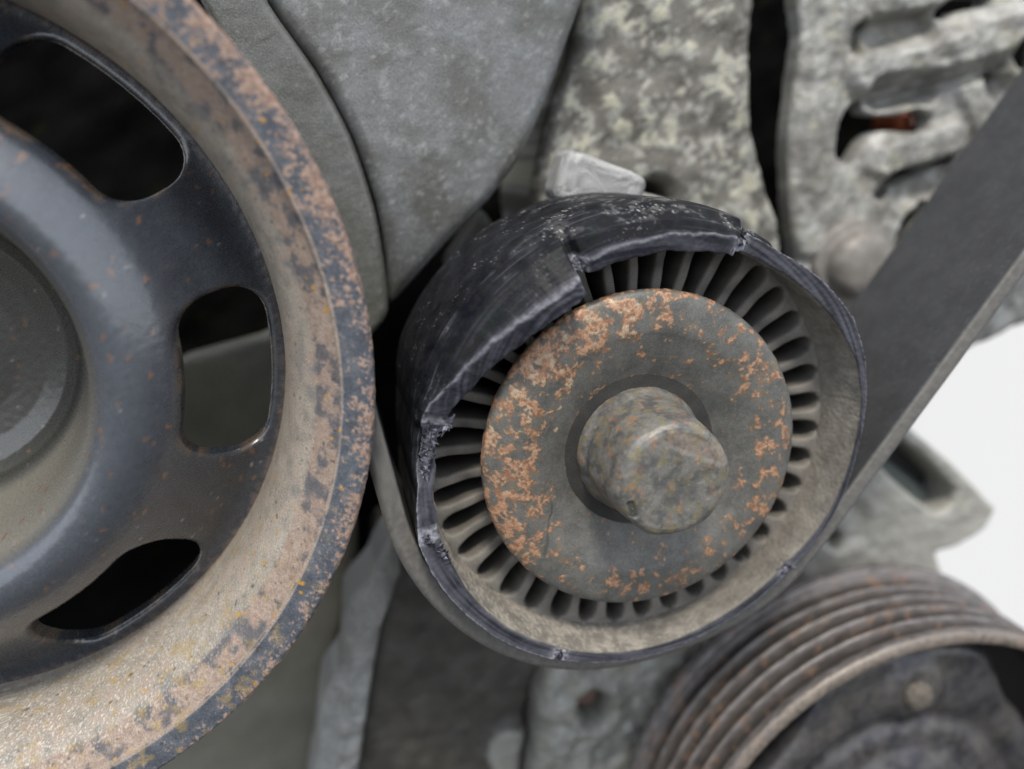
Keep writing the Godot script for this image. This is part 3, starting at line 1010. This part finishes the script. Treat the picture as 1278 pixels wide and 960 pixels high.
	# angle, radius, height, length, half width, half depth, slivers
	var bits: Array = [[172.5, 33.8, 1.8, 3.0, 1.5, 1.0, 90], [177.0, 34.2, 1.8, 2.8, 1.8, 0.9, 120], [182.0, 34.6, 1.8, 2.2, 1.6, 0.7, 70], [170.8, 32.2, 2.6, 3.2, 0.5, 0.4, 16], [200.5, 36.6, 2.9, 1.6, 0.8, 0.5, 22], [205.0, 35.4, 2.6, 1.6, 1.6, 0.6, 30], [249.5, 36.7, 2.9, 1.5, 0.5, 0.4, 18], [319.6, 34.8, 2.8, 1.8, 0.8, 0.5, 26], [70.2, 34.0, 4.2, 1.4, 0.4, 0.6, 16], [115.4, 31.2, 4.2, 1.8, 0.7, 0.6, 26]]
	for b in bits:
		var th := deg_to_rad(b[0])
		var o := obj("torn_shred", fibres(int(b[6]), b[3], b[4], b[5]), shred, t, Vector3(cos(th) * b[1], sin(th) * b[1], b[2]))
		o.rotation = Vector3(0.0, 0.0, th)


# a tuft of tapered, bent plastic slivers spread over width w (along y), about l long, d deep
func fibres(count: int, l: float, w: float, d: float) -> ArrayMesh:
	var v := PackedVector3Array()
	var n := PackedVector3Array()
	var c := PackedColorArray()
	var idx := PackedInt32Array()
	for k in count:
		var p := Vector3(rng.randf_range(-0.3, 0.3), rng.randf_range(-w, w), rng.randf_range(-d, d))
		var dir := Vector3(rng.randf_range(-0.8, 0.3), rng.randf_range(-1.0, 1.0), rng.randf_range(-0.4, 0.2)).normalized()
		var bend := Vector3(rng.randf_range(-0.5, 0.5), rng.randf_range(-0.5, 0.5), rng.randf_range(-0.5, 0.3))
		var fat := rng.randf_range(0.16, 0.5)
		var side := dir.cross(Vector3(0.2, 0.3, 1.0)).normalized()
		var up := side.cross(dir)
		var tone := rng.randf()
		var long := l * rng.randf_range(0.15, 0.45)
		var first := v.size()
		for s in 6:
			var u := s / 5.0
			var at := p + dir * long * u + bend * long * u * u
			var f := fat * (1.0 - 0.85 * u) * (1.0 + 0.3 * sin(s * 2.3 + k))
			for q in 6:
				var a := TAU * q / 6.0
				var off := side * cos(a) * f * 1.6 + up * sin(a) * f * 0.6
				v.append(at + off)
				n.append((side * cos(a) * 0.6 + up * sin(a) * 1.6).normalized())
				c.append(mixc(Color(0.05, 0.05, 0.065), Color(0.3, 0.3, 0.37), tone * (0.4 + 0.6 * u)))
		for s in 5:
			for q in 6:
				var a := first + s * 6 + q
				var b := first + s * 6 + (q + 1) % 6
				idx.append_array(PackedInt32Array([a, b, a + 6, b, b + 6, a + 6]))
	return array_mesh(v, n, c, idx)


# ------------------------------------------------------------------ washer and bolt
func rust_mix(p: Vector3, w: float) -> float:
	var q := 1.0 * mid.get_noise_3dv(p * 1.5) + 0.6 * hi.get_noise_3dv(p * 0.6) + 0.33 * fine.get_noise_3dv(p * 0.6)
	return smoothstep(-0.04, 0.26, q + w)


func washer() -> void:
	var at := Vector3(0.4, -0.9, 2.2)
	var prof := resample(PackedVector2Array([Vector2(7.0, -3.4), Vector2(10.3, -3.6), Vector2(10.9, -3.3), Vector2(11.6, -2.85), Vector2(12.8, -2.2), Vector2(14.4, -1.45), Vector2(16.4, -0.7), Vector2(18.6, -0.05), Vector2(20.0, 0.45), Vector2(23.5, 0.3), Vector2(25.0, -0.1), Vector2(25.7, -0.6), Vector2(25.9, -1.3), Vector2(25.7, -2.2), Vector2(24.0, -2.4)]), 0.15, 3)
	var skin := func(p: Vector3, _n: Vector3, r: float, th: float) -> Color:
		var a := mid.get_noise_3dv(p * 0.9 + Vector3(0, 0, 9))
		var b := hi.get_noise_3dv(p * 1.1)
		var f := fine.get_noise_3dv(p)
		var c := mixc(Color(0.1, 0.1, 0.093), Color(0.165, 0.162, 0.152), 0.5 + 0.8 * a + 0.4 * b + 0.25 * f)
		var w := -0.58
		w += 0.56 * smoothstep(85.0, 25.0, arc_gap(th, 158.0)) * smoothstep(14.5, 19.5, r)
		w += 0.34 * smoothstep(60.0, 15.0, arc_gap(th, 112.0)) * smoothstep(17.5, 21.5, r)
		w += 0.2 * smoothstep(60.0, 10.0, arc_gap(th, 215.0)) * smoothstep(16.0, 20.0, r)
		w += 0.36 * smoothstep(75.0, 20.0, arc_gap(th, 15.0)) * smoothstep(16.0, 19.0, r)
		w += 0.26 * smoothstep(70.0, 20.0, arc_gap(th, 300.0)) * smoothstep(18.0, 22.0, r)
		w += 0.62 * exp(-pow(Vector2(p.x + 3.2, p.y + 21.0).length() / 1.5, 2.0)) + 0.62 * exp(-pow(Vector2(p.x - 1.2, p.y + 21.6).length() / 1.5, 2.0))
		w += 0.45 * smoothstep(60.0, 20.0, arc_gap(th, 115.0)) * smoothstep(13.6, 12.6, r) * smoothstep(10.8, 11.6, r)
		var k := rust_mix(p, w)
		var rust := mixc(Color(0.36, 0.18, 0.105), Color(0.52, 0.31, 0.19), 0.5 + 0.9 * b + 0.4 * f)
		rust = mixc(rust, Color(0.55, 0.46, 0.33), smoothstep(0.1, 0.5, hi.get_noise_3dv(p * 0.6 + Vector3(20, 0, 0))) * smoothstep(60.0, 25.0, arc_gap(th, 130.0)) * 0.8)
		var halo := smoothstep(-0.32, 0.05, mid.get_noise_3dv(p * 1.5) + 0.4 * hi.get_noise_3dv(p * 0.6) + w)
		c = mixc(c, mixc(Color(0.15, 0.115, 0.085), Color(0.21, 0.16, 0.1), 0.5 + a), halo * 0.75)
		rust = mixc(rust, Color(0.24, 0.1, 0.055), smoothstep(0.1, 0.5, -b + 0.5 * a) * 0.6)
		c = mixc(c, rust, k * 0.92)
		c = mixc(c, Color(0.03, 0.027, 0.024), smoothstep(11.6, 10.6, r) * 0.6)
		c = mixc(c, Color(0.3, 0.29, 0.26), smoothstep(0.5, 0.8, fine.get_noise_3dv(p * 0.8)) * 0.3)
		var crack := smoothstep(0.35, 0.05, absf(p.x + 15.2 + 0.6 * a - 0.12 * (p.y + 12.0))) * smoothstep(5.5, 3.0, absf(p.y + 11.5))
		c = mixc(c, Color(0.03, 0.028, 0.026), crack * 0.35)
		c.a = 0.06 * k * (0.6 + b) + 0.015 * b + 0.03 * a - 0.1 * crack
		return c
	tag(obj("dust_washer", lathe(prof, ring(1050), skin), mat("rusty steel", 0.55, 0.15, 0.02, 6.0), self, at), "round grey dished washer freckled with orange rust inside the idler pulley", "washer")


func bolt() -> void:
	var at := Vector3(0.4, -0.9, 2.2)
	# (radius, height, how six-sided)
	var key: Array = [[10.2, -6.4, 0.0], [10.6, -5.0, 0.0], [10.5, -2.8, 0.0], [10.2, -1.6, 0.05], [9.6, -0.2, 0.15], [9.45, 2.0, 0.35], [9.3, 4.6, 0.5], [9.15, 7.6, 0.5], [8.95, 9.4, 0.4], [8.6, 10.4, 0.25], [8.05, 11.0, 0.1], [7.4, 11.25, 0.0], [3.0, 11.35, 0.0], [0.05, 11.35, 0.0]]
	var rows: Array = []
	for s in key.size() - 1:
		var steps: int = maxi(2, int(Vector2(key[s][0], key[s][1]).distance_to(Vector2(key[s + 1][0], key[s + 1][1])) / 0.16))
		for k in steps:
			var u := float(k) / steps
			rows.append(Vector3(lerpf(key[s][0], key[s + 1][0], u), lerpf(key[s][1], key[s + 1][1], u), lerpf(key[s][2], key[s + 1][2], u)))
	rows.append(Vector3(key[-1][0], key[-1][1], 0.0))
	var nu := 380
	var nv := rows.size()
	var pos := func(i: int, j: int) -> Vector3:
		var a := TAU * i / nu
		var q: Vector3 = rows[j]
		var m := fposmod(a - deg_to_rad(14.0), PI / 3.0) - PI / 6.0
		var hex := minf(0.93 / cos(m), 1.045)
		var r := q.x * lerpf(1.0, hex, q.z)
		return Vector3(cos(a) * r, sin(a) * r, q.y)
	var skin := func(p: Vector3, n: Vector3, _i: int, _j: int) -> Color:
		var a := mid.get_noise_3dv(p * 1.3 + Vector3(3, 0, 0))
		var b := hi.get_noise_3dv(p * 1.1)
		var f := fine.get_noise_3dv(p)
		var c := mixc(Color(0.14, 0.136, 0.124), Color(0.225, 0.217, 0.198), 0.5 + 0.9 * a + 0.4 * b)
		c = mixc(c, Color(0.22, 0.18, 0.085), smoothstep(0.05, 0.4, mid.get_noise_3dv(p * 1.6 + Vector3(0, 33, 0)) + 0.3 * b) * 0.6)
		c = mixc(c, Color(0.34, 0.19, 0.11), smoothstep(0.26, 0.55, mid.get_noise_3dv(p * 1.5 + Vector3(0, 0, 60)) + 0.4 * b) * 0.7)
		c = mixc(c, Color(0.08, 0.085, 0.095), smoothstep(0.0, 0.4, -a + 0.3 * lo.get_noise_3dv(p * 3.0)) * 0.5)
		c = mixc(c, Color(0.1, 0.1, 0.094), smoothstep(6.6, 5.0, Vector2(p.x, p.y).length()) * smoothstep(11.0, 12.0, p.z) * 0.4)
		# the chipped ridge at the upper right of the head
		var chip := bump(Vector2(p.x, p.y), Vector2(-1.0, 6.6), Vector2(7.0, 3.6), 1.9) * smoothstep(7.0, 12.0, p.z)
		c = mixc(c, Color(0.31, 0.23, 0.175), chip * (0.4 + 0.5 * b))
		var pit := bump(Vector2(p.x, p.y), Vector2(-6.6, -3.2), Vector2(-6.0, -4.8), 0.8) * smoothstep(8.0, 12.0, p.z)
		c = mixc(c, Color(0.03, 0.03, 0.03), pit * 0.8)
		c = mixc(c, Color(0.4, 0.38, 0.32), smoothstep(0.4, 0.8, f * 0.5 + 0.8 * b) * 0.35)
		c = mixc(c, Color(0.06, 0.055, 0.05), smoothstep(0.4, 0.8, -f * 0.5 - 0.8 * b) * 0.4)
		c.a = 0.1 * a + 0.025 * b + 0.008 * f - 0.2 * chip - 0.4 * pit
		return c
	tag(obj("idler_bolt", surf(nu, nv, pos, skin, true, false), mat("corroded bolt steel", 0.55, 0.15, 0.006, 5.0), self, at), "worn grey rounded bolt head standing in the middle of the rusty washer", "bolt")


func lug() -> void:
	var z := -27.0
	var a := pixel_at(706, 222, z)
	var b := pixel_at(778, 246, z)
	var ax := (b - a).normalized()
	var up := Vector3(0, 0, 1).cross(ax).normalized()
	var mid_p := (a + b) * 0.5
	var nu := 90
	var nv := 70
	var half := Vector3(a.distance_to(b) * 0.5 + 2.4, 4.3, 4.2)
	var pos := func(i: int, j: int) -> Vector3:
		var u := TAU * i / nu
		var v := PI * (j / (nv - 1.0) - 0.5)
		var s := func(x: float, e: float) -> float: return signf(x) * pow(absf(x), e)
		var c := Vector3(s.call(cos(v), 0.32) * s.call(cos(u), 0.32) * half.x, s.call(cos(v), 0.32) * s.call(sin(u), 0.32) * half.y, s.call(sin(v), 0.32) * half.z)
		c.y += 0.5 * (1.0 - c.x / half.x) * (0.4 if c.y > 0.0 else 0.0)
		return c.x * ax + c.y * up + Vector3(0, 0, c.z)
	var skin := func(p: Vector3, _n: Vector3, _i: int, _j: int) -> Color:
		var n1 := mid.get_noise_3dv(p * 1.4)
		var n2 := hi.get_noise_3dv(p * 0.8)
		var c := mixc(Color(0.3, 0.3, 0.295), Color(0.47, 0.47, 0.46), 0.5 + n1 + 0.5 * n2)
		c.a = 0.12 * n1 + 0.14 * n2
		return c
	tag(obj("stop_lug", surf(nu, nv, pos, skin, true, false), mat("rough cast alloy", 0.6, 0.2, 0.05, 6.0), self, mid_p), "rough light grey cast lug sitting on top of the idler pulley", "lug")
